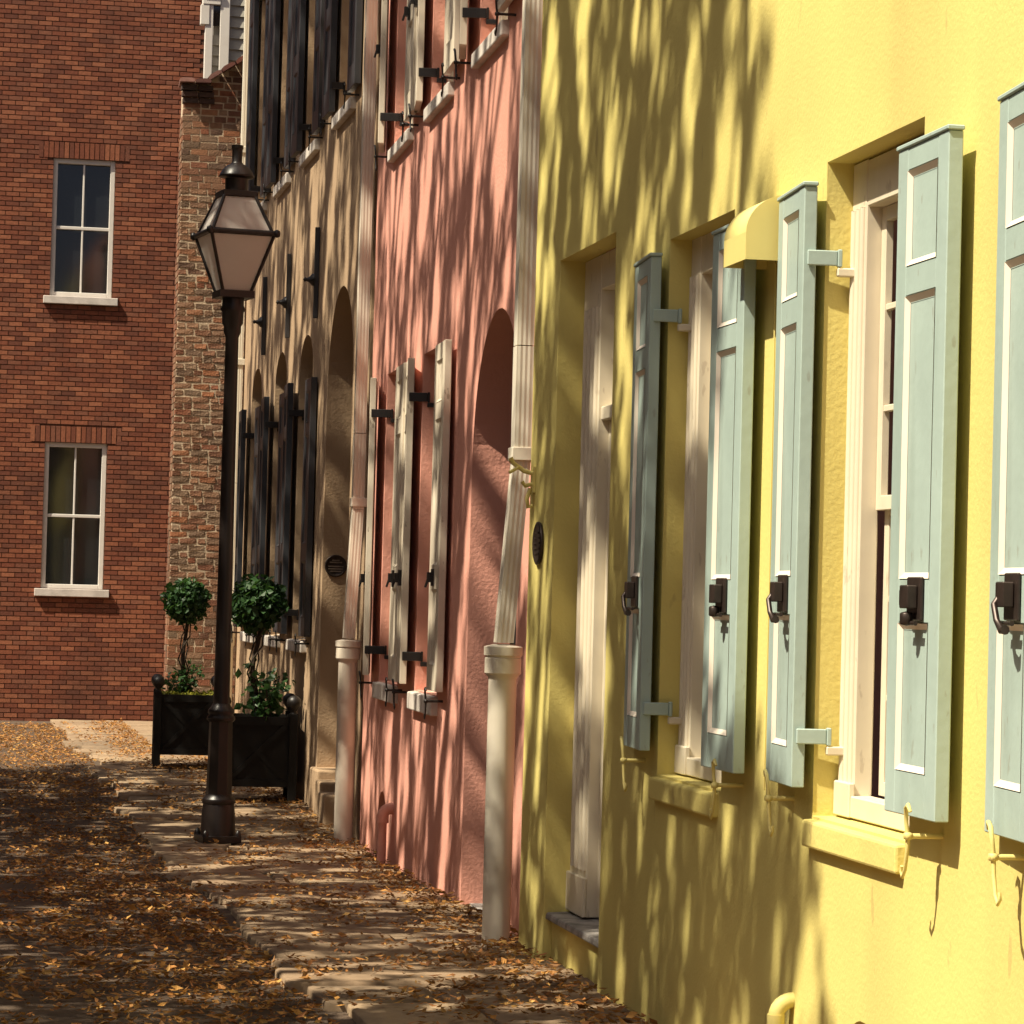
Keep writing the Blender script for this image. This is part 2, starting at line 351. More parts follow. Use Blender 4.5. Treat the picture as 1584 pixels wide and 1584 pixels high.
for (a0, a1), up_ in ((W1, 0), (W2, 0), ((6.0, 6.95), 0), ((W1[0]+.1, W1[1]+.1), 1), (W2, 1), ((12.2, 13.15), 1)):
    z0, z1 = (5.2, 7.2) if up_ else (.99, 3.045)
    fr = window(yh, a0, a1, z0, z1, .085, M['trim'], casing=.15)
    sill(yh, a0+.03, a1+.02, z0-.1, z0-.005, .03, M['yellow'])
    hk = M['yellow_paint']
    nm = {W1: 'sage shutter ', W2: 'sage shutter '}
    shutter(yh, a1-.02, .036, a1+.38, .006, z0+.085, z1-.075, M['sage'], M['moulding'], hinge=M['sage'], hinge_to=M['trim'], latch=True, slope=1)
    shutter(yh, a0-.02, .04, a0-.45, .04, z0+.085, z1-.105, M['sage'], M['moulding'], hinge=M['sage'], hinge_to=M['trim'], latch=True, lever=False, slope=1)
    s_hook(yh, a1+.21, z0+.035, .085, hk, 1.1, 1); s_hook(yh, a0-.29, z0+.035, .10, hk, 1.1, -1)
# door
d = MB(); f = -.115
for x0, x1 in ((12.84, 13.187), (12.053, 12.22)):
    d.box(x0, x1, f-.08, f, .245, 3.178)
    for k in ((.1, .32, .55, .78) if x1-x0 > .3 else (.2, .5, .8)): d.tube([(x0+(x1-x0)*k, f, .45), (x0+(x1-x0)*k, f, 2.95)], .017, 8)
    d.box(x0-.006, x1-.002, f-.001, f+.018, .246, .42)
d.box(12.221, 12.839, f-.08, f-.002, 3.02, 3.177); d.box(12.221, 12.839, f-.16, f-.012, 2.44, 2.5)
door = d.build('door', M['trim'], yh, bevel=.004, seg=1)
d = MB(); d.box(12.221, 12.839, f-.20, f-.14, 2.501, 3.019); d.box(12.3, 12.76, f-.139, f-.125, 2.58, 2.94); d.build('transom_panel', M['trim'], door, bevel=.006)
d = MB()
for x0, x1 in ((12.221, 12.33), (12.73, 12.839)): d.box(x0, x1, f-.10, f-.05, .25, 2.439)
for z0, z1 in ((.25, .45), (1.1, 1.25), (2.3, 2.439)): d.box(12.331, 12.729, f-.10, f-.05, z0, z1)
d.box(12.331, 12.729, f-.095, f-.075, .451, 1.099); d.box(12.331, 12.729, f-.095, f-.075, 1.251, 2.299)
d.build('door_leaf', M['trim'], door, bevel=.005, seg=1)
d = MB(); d.lathe([(.001, 0), (.012, 0), (.012, .03), (.026, .045), (.02, .068), (.001, .072)], (0, 0, 0), 14); d.build('door_knob', M['bronze'], door, loc=(12.28, f-.05, 1.2), rot=(R(-90), 0, 0))
d = MB(); d.box(12.053, 13.187, -.28, -.035, -.3, .20); d.build('door_step', M['yellow'], yh, bevel=.012)
d = MB(); d.hexa([(12.055, -.28, .2005), (13.185, -.28, .2005), (13.185, -.005, .2005), (12.055, -.005, .2005), (12.055, -.28, .243), (13.185, -.28, .243), (13.185, -.01, .232), (12.055, -.01, .232)]); d.build('threshold', M['marble'], yh, bevel=.008)

# light hood between the windows
t = on_wall('yellow', 'light_hood', 'yellow quarter round metal hood between the two sage shutters', 'light hood', 9.44, 0, 2.78)
pr = [(0, 0), (.15, 0)] + [(.15*math.cos(k*math.pi/20), .09+.13*math.sin(k*math.pi/20)) for k in range(11)]
b = MB(); n = len(pr)
inn = [(max(.004, y_-.006 if i else y_), z_-.006 if z_ > .05 else z_) for i, (y_, z_) in enumerate(pr)]
for k in range(1, n-1):
    b.add([(0, *pr[k]), (.28, *pr[k]), (.28, *pr[k+1]), (0, *pr[k+1])], [(0, 1, 2, 3)], 0, k > 1)
for x in (0, .28): b.add([(x, *p) for p in pr], [tuple(range(n))])
sh = b.build('hood_shell', M['yellow_paint'], t, weld=True); md = sh.modifiers.new('solid', 'SOLIDIFY'); md.thickness = .006; md.offset = -1
b = MB(); b.lathe([(.001, 0), (.03, .005), (.034, .05), (.02, .09), (.001, .1)], (.14, .07, .03), 14); b.build('lamp', M['frost'], t)
b = MB(); b.tube([(.12, .012, .0), (.123, .01, -.3), (.12, .009, -1.1), (.125, .009, -1.75)], .0035, 6); b.tube([(.14, .07, .1), (.13, .03, .05), (.12, .012, 0)], .0035, 6); b.build('cable', M['yellow_paint'], t)

# round plaque and hose hook on the yellow pier
t = on_wall('yellow', 'plaque', 'small round dark plaque on the yellow wall beside the white drainpipe', 'plaque', 13.5, 0, 1.9)
b = MB(); b.lathe([(.096, 0), (.1, .006), (.1, .014), (.09, .018), (.086, .013), (.001, .0128)], (0, 0, 0), 32); b.build('disc', M['bronze'], t, rot=(R(-90), 0, 0))
b = MB()
for k, hw in enumerate((.035, .055, .062, .06, .045)): b.box(-hw, hw, .013, .0165, .048-k*.024-.004, .048-k*.024+.004)
b.build('raised_lines', M['bronze'], t)
t = on_wall('yellow', 'hose_hook', 'olive yellow iron wall hook beside the white drainpipe', 'hook', 13.66, 0, 2.2)
b = MB(); b.box(-.025, .025, .001, .012, -.06, .06)
b.tube([(0, .01, .03), (.01, .05, .04), (.02, .10, .075), (.02, .115, .10)], [.011, .011, .010, .012], 8)
b.tube([(0, .01, -.02), (0, .045, -.03), (0, .06, -.01)], .010, 8); b.tube([(0, .02, -.04), (0, .035, -.09), (0, .028, -.13), (0, .008, -.12)], .01, 8)
b.tube([(.0, .08, .055), (-.02, .125, .03)], .008, 8)
b.build('hook', M['yellow_paint'], t)

def elbow(label, frame, a, zt, e, r, m):
    t = on_wall(frame, 'standpipe', label, 'pipe', a, 0, 0)
    y = to_world(frame, a, 0, 0)[1]; zb = gz(y)-.05
    b = MB(); b.tube([(0, e, zb), (0, e, zt-.05)], r, 14); b.build('riser', m, t)
    b = MB(); pth = [(0, e, zt-.06)]+[(0, e-.055*(1-math.cos(k*math.pi/12)), zt-.055+.055*math.sin(k*math.pi/12)) for k in range(0, 7)]+[(0, -.02, zt)]
    b.tube(pth, r*1.28, 14); b.tube([(0, e, zt-.095), (0, e, zt-.045)], r*1.42, 14); b.build('elbow', m, t)
    return t
elbow('yellow painted elbow pipe coming out low on the yellow wall', 'yellow', 9.20, .385, .055, .020, M['yellow_paint'])

# ================================================================== PINK HOUSE
ph = thing('rowhouse', 'salmon pink stucco rowhouse in the middle of the row with cream shutters', 'house', *FR['pink'])
PW = ((3.5, 4.46), (5.34, 6.29)); PU = ((1.5, 2.45), (3.48, 4.43), (5.3, 6.25))
holes = [dict(a0=.73, a1=2.34, z0=-.5, z1=3.18, d=.24, rise=.8), dict(a0=5.72, a1=6.2, z0=-.5, z1=.31, d=.25, rise=.24)]
holes += [dict(a0=a, a1=c, z0=1.05, z1=3.16, d=.16) for a, c in PW] + [dict(a0=a, a1=c, z0=4.72, z1=6.9, d=.16) for a, c in PU]
wall(ph, M['pink'], -.235, 7.2, -.5, 8.6, holes)
b = MB(); b.box(5.6, 6.3, -.3, -.24, -.5, .4); b.build('vent_back', M['dark'], ph)
PP = ((.075, .29), (.36, .78), (.83, .95))
for i, ((a0, a1), z0, z1) in enumerate([(p, 1.055, 3.155) for p in PW]+[(p, 4.725, 6.9) for p in PU]):
    window(ph, a0, a1, z0, z1, .10, M['cream'], casing=.1, flutes=False)
    sill(ph, a0-.06, a1+.04, z0-.125 if z0 < 2 else z0-.1, z0-.005, .045, M['sill'])
    tilt = .0 if i not in (0, 3) else .02
    shutter(ph, a1+.01, .075-tilt, a1+.47, .01, z0+.03, z1-.02, M['cream'], M['cream'], hinge=M['iron'], latch=False, panels=PP)
    shutter(ph, a0-.01, .022, a0-.47, .03, z0+.03, z1-.02, M['cream'], M['cream'], hinge=M['iron'], latch=False, panels=PP)
    for aa, fl in ((a1+.25, 1), (a0-.27, -1)): s_hook(ph, aa, z0-.03, .10, M['iron'], 1.0, fl)
    for aa, oo in ((a1+.24, .095), (a0-.2, .078)):
        g = MB(); zz = z0+.03+(z1-z0-.05)*.325
        g.box(aa-.03, aa+.03, oo-.03, oo, zz-.05, zz+.05); g.box(aa-.02, aa+.02, oo+.001, oo+.025, zz-.03, zz+.03); g.tube([(aa, oo+.02, zz-.01), (aa, oo+.035, zz-.06)], .008, 6)
        g.build('shutter_latch', M['iron'], ph)
# carriage arch: passage behind, iron gate
b = MB()
b.box(.65, .69, -4, -.241, -.4, 3.3); b.box(2.38, 2.42, -4, -.241, -.4, 3.3); b.box(.65, 2.42, -4, -.241, 3.3, 3.34); b.box(.65, 2.42, -4.05, -4, -.4, 3.34)
b.build('passage', M['dark'], ph)
b = MB(); b.box(.66, 2.40, -4, -.05, -.45, -.06); b.build('passage_floor', M['marble'], ph)
yy = -.27; GC = 1.535
gf = MB()
for z_ in (.15, 1.1, 2.05): gf.box(.74, 2.33, yy-.012, yy+.012, z_-.02, z_+.02)
gf.tube([(GC-.77*math.cos(k*math.pi/24), yy, 2.38+.77*math.sin(k*math.pi/24)) for k in range(25)], .018, 6)
for s_ in (-1, 1): gf.tube([(GC+s_*.77, yy, -.05), (GC+s_*.77, yy, 2.38)], .018, 6)
gate = gf.build('gate', M['iron'], ph)
for k in range(12):
    x = GC-.69+k*.1255; top = 2.38+math.sqrt(max(.0, .76**2-(x-GC)**2))
    g_ = MB(); g_.tube([(x, yy, .02), (x, yy, top)], .011, 6); g_.build('gate_bar', M['iron'], gate)
elbow('salmon painted elbow pipe beside the little arched vent', 'pink', 5.36, .24, .07, .03, M['pink'])

# ================================================================== TAN HOUSE
th = thing('rowhouse', 'tan stucco rowhouse with black shutters behind the street lamp', 'house', *FR['tan'])
TL = ((24.82, 25.76), (26.77, 27.71), (28.9, 29.84)); TU = ((22.64, 23.58), (24.86, 25.80), (26.95, 27.89), (29.0, 29.94))
holes = [dict(a0=22.29, a1=23.80, z0=-.5, z1=4.04, d=.42, rise=.75)]
holes += [dict(a0=a, a1=c, z0=1.24, z1=3.84, d=.18, rise=.30) for a, c in TL] + [dict(a0=a, a1=c, z0=5.46, z1=8.0, d=.18) for a, c in TU]
wall(th, M['tan'], 21.4, 30.8, -.5, 8.9, holes)
for (a0, a1), z0, z1 in [(p, 1.245, 3.52) for p in TL]+[(p, 5.465, 7.99) for p in TU]:
    window(th, a0, a1, z0, z1, .16, M['tan'] if z0 > 3 else M['black'], casing=.1, flutes=False)
    sill(th, a0-.1, a1+.06, z0-.11, z0-.004, .05, M['sill'])
    hz = z1-.06 if z0 < 3 else z1-.04
    shutter(th, a1+.0, .03 if z0 > 3 else .05, a1+.43, .035, z0+.03, hz, M['black'], M['black'], t=.05, hinge=M['iron'], panels=PP)
    shutter(th, a0-.0, .012, a0-.43, .012, z0+.03, hz-.04, M['black'], M['black'], t=.05, hinge=M['iron'], panels=PP)
    for aa, fl in ((a1+.25, 1), (a0-.27, -1)): s_hook(th, aa, z0-.03, .11, M['iron'], 1.0, fl)
    if z0 < 3:
        b = MB(); b.box(a0-.02, a1+.02, -.20, -.17, 3.5, 3.9); b.build('tympanum', M['door'], th)
# arched doorway
d = MB(); d.box(22.25, 23.84, -.47, -.43, -.2, 4.1); 
for x in (22.36, 23.10): d.box(x, x+.64, -.429, -.415, .35, 1.3); d.box(x, x+.64, -.429, -.415, 1.42, 3.1)
d.build('door', M['door'], th, bevel=.006)
for k, (x0, x1, h_) in enumerate(((23.36, 23.86, .24), (22.98, 23.355, .17), (22.6, 22.975, .10))):
    b = MB(); b.box(x0, x1, -.4, .05+.02*k, -.3, h_); b.build('doorstep', M['tan'], th, bevel=.015)
# wall anchors (long iron bolts with a pointed boss)
for k, a in enumerate((24.55, 26.6, 28.65)):
    t = on_wall('tan', 'wall_anchor', ['black iron wall anchor on the tan wall nearest the tan drainpipe', 'black iron wall anchor on the tan wall, the middle one of three', 'black iron wall anchor on the tan wall just right of the lantern glass'][k], 'wall anchor', a, 0, 4.3, 'iron anchors along the tan wall')
    b = MB(); b.box(-.013, .013, .004, .045, -.38, .38); b.build('bar', M['black'], t, bevel=.006)
    b = MB(); b.lathe([(.055, 0), (.05, .015), (.026, .035), (.014, .06), (.021, .075), (.001, .09)], (0, 0, 0), 14); b.build('boss', M['iron'], t, loc=(0, .046, -.06), rot=(R(-90), 0, 0))
# round plaque on the side of the doorway recess (faces down the street)
pw = to_world('tan', 23.80, -.105, 2.02)
t = thing('plaque', 'round dark plaque inside the tan arched doorway', 'plaque', (pw[0], pw[1], pw[2]-.16), 0)
b = MB(); b.lathe([(.086, 0), (.09, .006), (.09, .014), (.08, .018), (.076, .013), (.001, .0128)], (0, 0, 0), 32); b.build('disc', M['bronze'], t, rot=(R(90), 0, 0))
b = MB()
for z_, hw in ((.045, .03), (.028, .05), (-.004, .062), (-.024, .06), (-.044, .045)): b.box(-hw, hw, -.017, -.013, z_-.005, z_+.005)
b.build('raised_lines', mat('worn bronze', (.17, .13, .10), .5, .2, 20, metallic=.3), t)

# ================================================================== DRAINPIPES
def drainpipe(frame, a, label, m, zbend, zboot, e_top, e_boot, tilt=0., ztop=8.5, zstrap=(), rr=.066, letters=False):
    t = on_wall(frame, 'drainpipe', label, 'drainpipe', a, 0, 0)
    gy = gz(to_world(frame, a, 0, 0)[1])
    hw, hd = .052, .04                                     # corrugated rectangular leader
    prof = []
    nf = 4
    for i in range(nf*2+1): prof.append((-hw+2*hw*i/(nf*2), hd+(.0015 if i % 2 else 0)))
    for i in range(7): prof.append((hw+(.002 if i % 2 else 0), hd-2*hd*(i+.5)/7))
    for i in range(nf*2+1): prof.append((hw-2*hw*i/(nf*2), -hd-(.0015 if i % 2 else 0)))
    for i in range(7): prof.append((-hw-(.002 if i % 2 else 0), -hd+2*hd*(i+.5)/7))
    def section(name, p0, p1, s=1.):
        b = MB(); n = len(prof)
        vs_ = [(p0[0]+x, p0[1]+y, p0[2]) for x, y in prof]+[(p1[0]+x*s, p1[1]+y*s, p1[2]) for x, y in prof]
        b.add(vs_, [(i, (i+1) % n, n+(i+1) % n, n+i) for i in range(n)]); b.add(vs_, [tuple(range(n)), tuple(range(n, 2*n))])
        return b.build(name, m, t)
    section('leader', (0, e_top, zbend+.55), (tilt, e_top, ztop))
    section('leader', (0, e_top, zbend), (0, e_top, zbend+.545), 1.03)
    section('offset_bend', (0, e_boot, zboot+.02), (0, e_top, zbend-.002))
    for z_ in zstrap:
        b = MB(); b.box(-hw-.012, hw+.012, 0, e_top+hd+.012, z_-.032, z_+.032); b.build('pipe_strap', m, t, bevel=.004)
    b = MB()
    b.lathe([(rr, gy-.05), (rr, zboot-.16), (rr*1.05, zboot-.145), (rr*1.3, zboot-.125), (rr*1.3, zboot-.055), (rr*1.24, zboot-.05), (rr*1.24, zboot-.045), (rr*1.38, zboot-.04), (rr*1.38, zboot), (rr*1.2, zboot+.004), (rr*.7, zboot+.012)], (0, e_boot, 0), 28)
    bt = b.build('boot', m, t); bt.data.set_sharp_from_angle(angle=R(35))
    if letters:
        b = MB(); rs = random.Random(4)
        for k in range(13):
            zz = zboot-.26-k*.022
            if k in (5, 7): continue
            ang = R(205); x_, y_ = math.cos(ang)*rr, e_boot-math.sin(ang)*rr
            ww = .016+.006*rs.random()
            b.hexa([(x_-.004+q[0], y_-.012+q[1]*ww, zz+q[2]) for q in ((-.003, -1, 0), (.004, -1, 0), (.004, 1, 0), (-.003, 1, 0), (-.003, -1, .006), (.004, -1, .006), (.004, 1, .006), (-.003, 1, .006))])
    return t
drainpipe('pink', -.07, 'white corrugated drainpipe with fat round boot at the yellow house corner', M['pipe'], 2.30, 1.41, .135, .195, 0, zstrap=(2.33,), rr=.067)
drainpipe('pink', 7.28, 'pinkish cream drainpipe with rust streaks between the pink and tan houses', M['pipepink'], 2.25, 1.30, .07, .11, 0, zstrap=(2.3,), rr=.068)
# far end corner board of the tan house
drainpipe('tan', 30.72, 'slim pale drainpipe at the far corner of the tan house', M['pipe'], 2.2, 1.2, .06, .08, 0, zstrap=(4.0, 6.2), rr=.05)

# ================================================================== STREET LAMP
LX, LY = 1.98, 21.24; LZ = gz(LY)
lamp = thing('street_lamp', 'black cast iron street lamp with frosted four sided lantern', 'street lamp', (LX, LY, LZ), R(9))
b = MB(); z = 0
b.box(-.14, .14, -.14, .14, 0, .05)
for sx in (-1, 1):
    for sy in (-1, 1): b.lathe([(.022, 0), (.024, .04), (.014, .065), (.001, .075)], (sx*.118, sy*.118, .02), 10)
b.lathe([(.125, .05), (.12, .2), (.112, .27)], n=16); b.lathe([(.112, .27), (.118, .28), (.118, .305), (.1, .325), (.095, .34)], n=20)
base = b.build('base', M['lampiron'], lamp, bevel=.005)
b = MB(); b.lathe([(.094, .33), (.088, .6), (.084, .86)], n=8, rot=R(22.5), smooth=False); b.build('plinth', M['lampiron'], lamp, bevel=.004)
b = MB(); b.lathe([(.088, .855), (.1, .87), (.1, .89), (.085, .905), (.095, .92), (.092, .94), (.07, .965), (.062, .985)], n=24); b.build('collar', M['lampiron'], lamp)
b = MB(); b.lathe([(.058, .98), (.054, 1.6), (.050, 2.6), (.047, 3.6), (.062, 3.64), (.062, 3.68), (.075, 3.70), (.078, 3.78), (.09, 3.80), (.078, 3.83), (.078, 3.88)], n=20); b.build('pole', M['lampiron'], lamp)
b = MB(); b.lathe([(.02, 2.68), (.012, 2.70)], n=6)
zl, zr, zt = 3.93, 4.335, 4.61; wl, wr, wt = .105, .232, .112
def ring(w_, z_): return [(-w_, -w_, z_), (w_, -w_, z_), (w_, w_, z_), (-w_, w_, z_)]
b = MB()
b.box(-wl-.02, wl+.02, -wl-.02, wl+.02, zl-.05, zl); 
for r0, r1, w0, w1 in ((zl, zr, wl, wr), (zr, zt, wr-.01, wt)):
    for c0, c1 in zip(ring(w0, r0), ring(w1, r1)): b.tube([c0, c1], .0125, 6)
for i in range(4):
    c0, c1 = ring(wr, zr)[i], ring(wr, zr)[(i+1) % 4]; b.tube([c0, c1], .021, 8)
    c0, c1 = ring(wt, zt)[i], ring(wt, zt)[(i+1) % 4]; b.tube([c0, c1], .014, 6)
for c in ring(wr+.012, zr): b.lathe([(.001, -.03), (.022, -.02), (.026, 0), (.022, .02), (.001, .03)], c, 10)
b.build('lantern_frame', M['lampiron'], lamp)
for i in range(4):
    q = [ring(wl-.004, zl)[i], ring(wl-.004, zl)[(i+1) % 4], ring(wr-.006, zr)[(i+1) % 4], ring(wr-.006, zr)[i]]
    g = MB(); g.add(q, [(0, 1, 2, 3)]); p = g.build('glass_pane', M['frost'], lamp); s_ = p.modifiers.new('s', 'SOLIDIFY'); s_.thickness = .004
    q = [ring(wr-.016, zr)[i], ring(wr-.016, zr)[(i+1) % 4], ring(wt-.003, zt)[(i+1) % 4], ring(wt-.003, zt)[i]]
    g = MB(); g.add(q, [(0, 1, 2, 3)]); p = g.build('roof_pane', M['frost'], lamp); s_ = p.modifiers.new('s', 'SOLIDIFY'); s_.thickness = .004
b = MB(); b.box(-wt-.012, wt+.012, -wt-.012, wt+.012, zt, zt+.035)
b.lathe([(.08, zt+.035), (.082, zt+.13), (.125, zt+.14), (.128, zt+.15), (.105, zt+.19), (.07, zt+.225), (.045, zt+.235), (.036, zt+.25), (.038, zt+.34), (.043, zt+.345), (.043, zt+.37)], n=20)
b.build('chimney_cap', M['lampiron'], lamp, bevel=.003)
b = MB(); b.lathe([(.02, zl), (.02, zl+.08), (.008, zl+.1), (.008, zl+.16)], n=10); b.build('burner', M['bronze'], lamp)

# ================================================================== PLANTERS AND TOPIARY
def leaf_cloud(mb, pts, size, rs, up_bias=.3):
    for p, nrm in pts:
        d_ = Vector((rs.gauss(0, 1), rs.gauss(0, 1), rs.gauss(0, 1)))*.7 + nrm*.8 + Vector((0, 0, up_bias))
        d_.normalize(); t_ = d_.orthogonal().normalized(); t_.rotate(Matrix.Rotation(rs.random()*6.28, 3, d_)); s_ = t_.cross(d_)
        L_ = size*(.7+.6*rs.random()); w_ = L_*.38
        a = p; m1 = p+t_*L_*.5+d_*L_*.08; e_ = p+t_*L_
        mb.add([a, m1+s_*w_, e_, m1-s_*w_], [(0, 1, 2), (0, 2, 3)])
def planter(x, y, label, rz):
    g0 = gz(y); t = thing('planter', label, 'planter', (x, y, g0), rz, 'black wooden planters on the sidewalk')
    hw, h = .29, .74
    for sx in (-1, 1):
        for sy in (-1, 1):
            b = MB(); b.box(-.035, .035, -.035, .035, 0, h); b.build('corner_post', M['planter'], t, loc=(sx*hw, sy*hw, 0), bevel=.006)
    for k in range(4):
        fb = MB(); fb.box(-hw+.036, hw-.036, hw-.02, hw+.005, .13, h-.03); pn = fb.build('side_panel', M['planter'], t, rot=(0, 0, k*math.pi/2))
        x_ = MB(); x_.box(-hw+.036, hw-.036, hw+.0055, hw+.022, .13, .19); x_.box(-hw+.036, hw-.036, hw+.0055, hw+.022, h-.1, h-.03)
        for s_ in (1, -1):
            v0, v1 = Vector((-s_*(hw-.06), 0, .19)), Vector((s_*(hw-.06), 0, h-.1)); dd = (v1-v0).normalized(); nn = Vector((-dd.z, 0, dd.x))*.02
            o_ = .0 if s_ == 1 else .004
            x_.hexa([tuple(v)+() for v in [(v0-nn)+Vector((0, hw+.0055, 0)), (v1-nn)+Vector((0, hw+.0055, 0)), (v1-nn)+Vector((0, hw+.016+o_, 0)), (v0-nn)+Vector((0, hw+.016+o_, 0)), (v0+nn)+Vector((0, hw+.0055, 0)), (v1+nn)+Vector((0, hw+.0055, 0)), (v1+nn)+Vector((0, hw+.016+o_, 0)), (v0+nn)+Vector((0, hw+.016+o_, 0))]])
        x_.build('cross_rail', M['planter'], pn)
    b = MB()
    for sx in (-1, 1):
        for sy in (-1, 1):
            b2 = MB(); b2.lathe([(.03, 0), (.022, .02), (.03, .03), (.055, .06), (.062, .09), (.055, .12), (.03, .145), (.001, .15)], (0, 0, 0), 16); b2.build('ball_finial', M['iron'], t, loc=(sx*hw, sy*hw, h))
    b = MB(); b.box(-hw+.02, hw-.02, -hw+.02, hw-.02, h-.16, h-.09); b.build('soil', M['soil'], t)
    return t
def topiary(x, y, label, zball, rball, seed, crook):
    rs = random.Random(seed); g0 = gz(y)+.6
    t = thing('topiary_tree', label, 'topiary', (x, y, g0), 0, 'ball topiaries in the black planters')
    b = MB(); pth = [(crook*math.sin(k*1.1)*.03, crook*math.cos(k*.9)*.02, k*(zball-g0)/9) for k in range(10)]
    b.tube(pth, [.024-.001*k for k in range(10)], 8)
    for s_ in range(3):
        pp = [(pth[j][0]+.045*math.cos(j*1.3+s_*2.1), pth[j][1]+.045*math.sin(j*1.3+s_*2.1), pth[j][2]) for j in range(9)]
        b.tube(pp, .007, 5)
    b.build('trunk', M['stem'], t)
    b = MB(); pts = []
    for k in range(1500):
        v = Vector((rs.gauss(0, 1), rs.gauss(0, 1), rs.gauss(0, 1))).normalized()
        lump = 1+.17*mnoise.noise(v*2.6+Vector((seed, 0, 0)))+(.22*rs.random() if rs.random() < .05 else 0); rad = rball*lump*(rs.random()**.28)
        pts.append((Vector((0, 0, zball-g0))+v*rad*Vector((1, 1, .95)).length/1.7, v))
    leaf_cloud(b, pts, .06, rs)
    b.build('crown', M['green'], t, recalc=False)
    return t
def ivy(x, y, label, seed, n, h, spread, mtl, size=.07, name='ivy_plant', cat='plant'):
    rs = random.Random(seed); g0 = gz(y)+.62
    t = thing(name, label, cat, (x, y, g0), 0)
    b = MB(); st = MB(); pts = []
    for s_ in range(6):
        p = Vector((rs.uniform(-spread, spread)*.4, rs.uniform(-spread, spread)*.4, 0)); path = [p.copy()]; d_ = Vector((rs.uniform(-.4, .4), rs.uniform(-.4, .4), 1)).normalized()
        hh = h*rs.uniform(.5, 1)
        for k in range(6):
            p = p+d_*hh/6+Vector((rs.uniform(-.02, .02), rs.uniform(-.02, .02), 0)); path.append(p.copy())
            for q in range(n): pts.append((p+Vector((rs.gauss(0, spread*.3), rs.gauss(0, spread*.3), rs.gauss(0, .03))), Vector((rs.gauss(0, 1), rs.gauss(0, 1), .6)).normalized()))
        st.tube(path, .005, 5)
    leaf_cloud(b, pts, size, rs, .5); st.build('stem', M['stem'], t); b.build('leaves', mtl, t, recalc=False)
    return t
P1 = (2.62, 24.9); P2 = (2.38, 29.1)
planter(*P1, 'square black wooden planter with ball finials right behind the street lamp', R(-3))
planter(*P2, 'square black wooden planter farther back, left of the street lamp', R(-3))
topiary(P1[0]-.02, P1[1], 'round green ball topiary just right of the lamp post', 1.53, .225, 3, 1)
topiary(P2[0]-.04, P2[1], 'round green ball topiary left of the lamp post by the brick wall', 1.52, .21, 8, .6)
ivy(P1[0]+.05, P1[1]-.1, 'trailing green ivy at the foot of the topiary right of the lamp', 5, 7, .52, .2, M['ivy'], .075)
ivy(P2[0]-.03, P2[1], 'small leafy green shrub under the farther ball topiary', 6, 12, .40, .16, M['ivy'], .05, 'shrub')
rs = random.Random(9); b = MB(); pts = [(Vector((rs.uniform(-.27, .27), rs.uniform(-.27, .27), rs.uniform(0, .06))), Vector((0, 0, 1))) for k in range(900)]
leaf_cloud(b, pts, .035, rs, .5); g_ = b.build('ground_cover', M['flower'], None, loc=(P2[0], P2[1], gz(P2[1])+.67), recalc=False)
tag(g_, 'bright yellow green ground cover filling the farther planter', 'plant', None, 'stuff')

# ================================================================== BRICK END WALL (faces down the street)
BX0, BX1, BY = 2.33, 3.95, 31.2
bw = thing('brick_wall', 'old weathered brick wall with sloped tile coping behind the lamp', 'wall', (0, BY, 0))
b = MB()                                            # mortar core with gable-like top
b.prism([(BX0+.006, -.5), (BX1, -.5), (BX1, 7.86), (2.6, 7.0), (BX0+.006, 6.95)], .002, .42, 'y'); b.build('mortar_core', M['mortar'], bw)
def brick_mesh(w_, h_, d_, seed, m, rough=1.05):
    rs = random.Random(seed); b = MB()
    j = lambda s_: rs.uniform(-s_, s_)*rough
    b.hexa([(j(.003), j(.004), j(.003)), (w_+j(.003), j(.004), j(.003)), (w_+j(.003), d_, j(.003)), (j(.003), d_, j(.003)), (j(.003), j(.004), h_+j(.003)), (w_+j(.003), j(.004), h_+j(.003)), (w_+j(.003), d_, h_+j(.003)), (j(.003), d_, h_+j(.003))])
    # chamfered arris
    me = b.mesh('brick', m); bm_ = bmesh.new(); bm_.from_mesh(me); bmesh.ops.bevel(bm_, geom=bm_.edges[:], offset=.004 if rough > 1 else .002, segments=2 if rough > 1 else 1, affect='EDGES'); bm_.to_mesh(me); bm_.free(); return me
BV = {}
for wn in (.17, .08, .125):
    BV[wn] = [brick_mesh(wn, .056, .09, k+int(wn*1000), M['brick']) for k in range(4)]
rs = random.Random(21); mass = MB(); nb = 0; zc = -.14; row = 0
def slope_top(x): return 6.86 if x < 2.6 else 6.97+(x-2.6)*.64
while zc < 7.6:
    x = BX0+rs.uniform(-.004, .004); k = row % 2
    while x < BX1-.05:
        wn = rs.choice([.17, .17, .08, .17, .125]) if x > BX0+.01 else (.17 if row % 2 else .08)
        z_ = zc+rs.uniform(-.006, .006)
        if z_+.056 < slope_top(x+wn/2)-.02:
            yo = -.002+rs.uniform(-.003, .0015)
            seen = x < 3.02 and zc > .0 and not (2.40 < x-.022*(zc-1) < 2.50 and zc < 5.0 and False)
            if seen and nb < 300 and zc > 1.55:
                o = bpy.data.objects.new('brick', rs.choice(BV[wn])); COL.objects.link(o); o.parent = bw; o.location = (x, yo, z_); nb += 1
            else:
                j = lambda s_: rs.uniform(-s_, s_)
                mass.hexa([(x+j(.004), yo, z_+j(.003)), (x+wn+j(.004), yo+j(.003), z_+j(.003)), (x+wn, yo+.09, z_), (x, yo+.09, z_), (x+j(.004), yo, z_+.056+j(.003)), (x+wn+j(.004), yo, z_+.056+j(.003)), (x+wn, yo+.09, z_+.056), (x, yo+.09, z_+.056)])
        x += wn+.016
    zc += .0705; row += 1
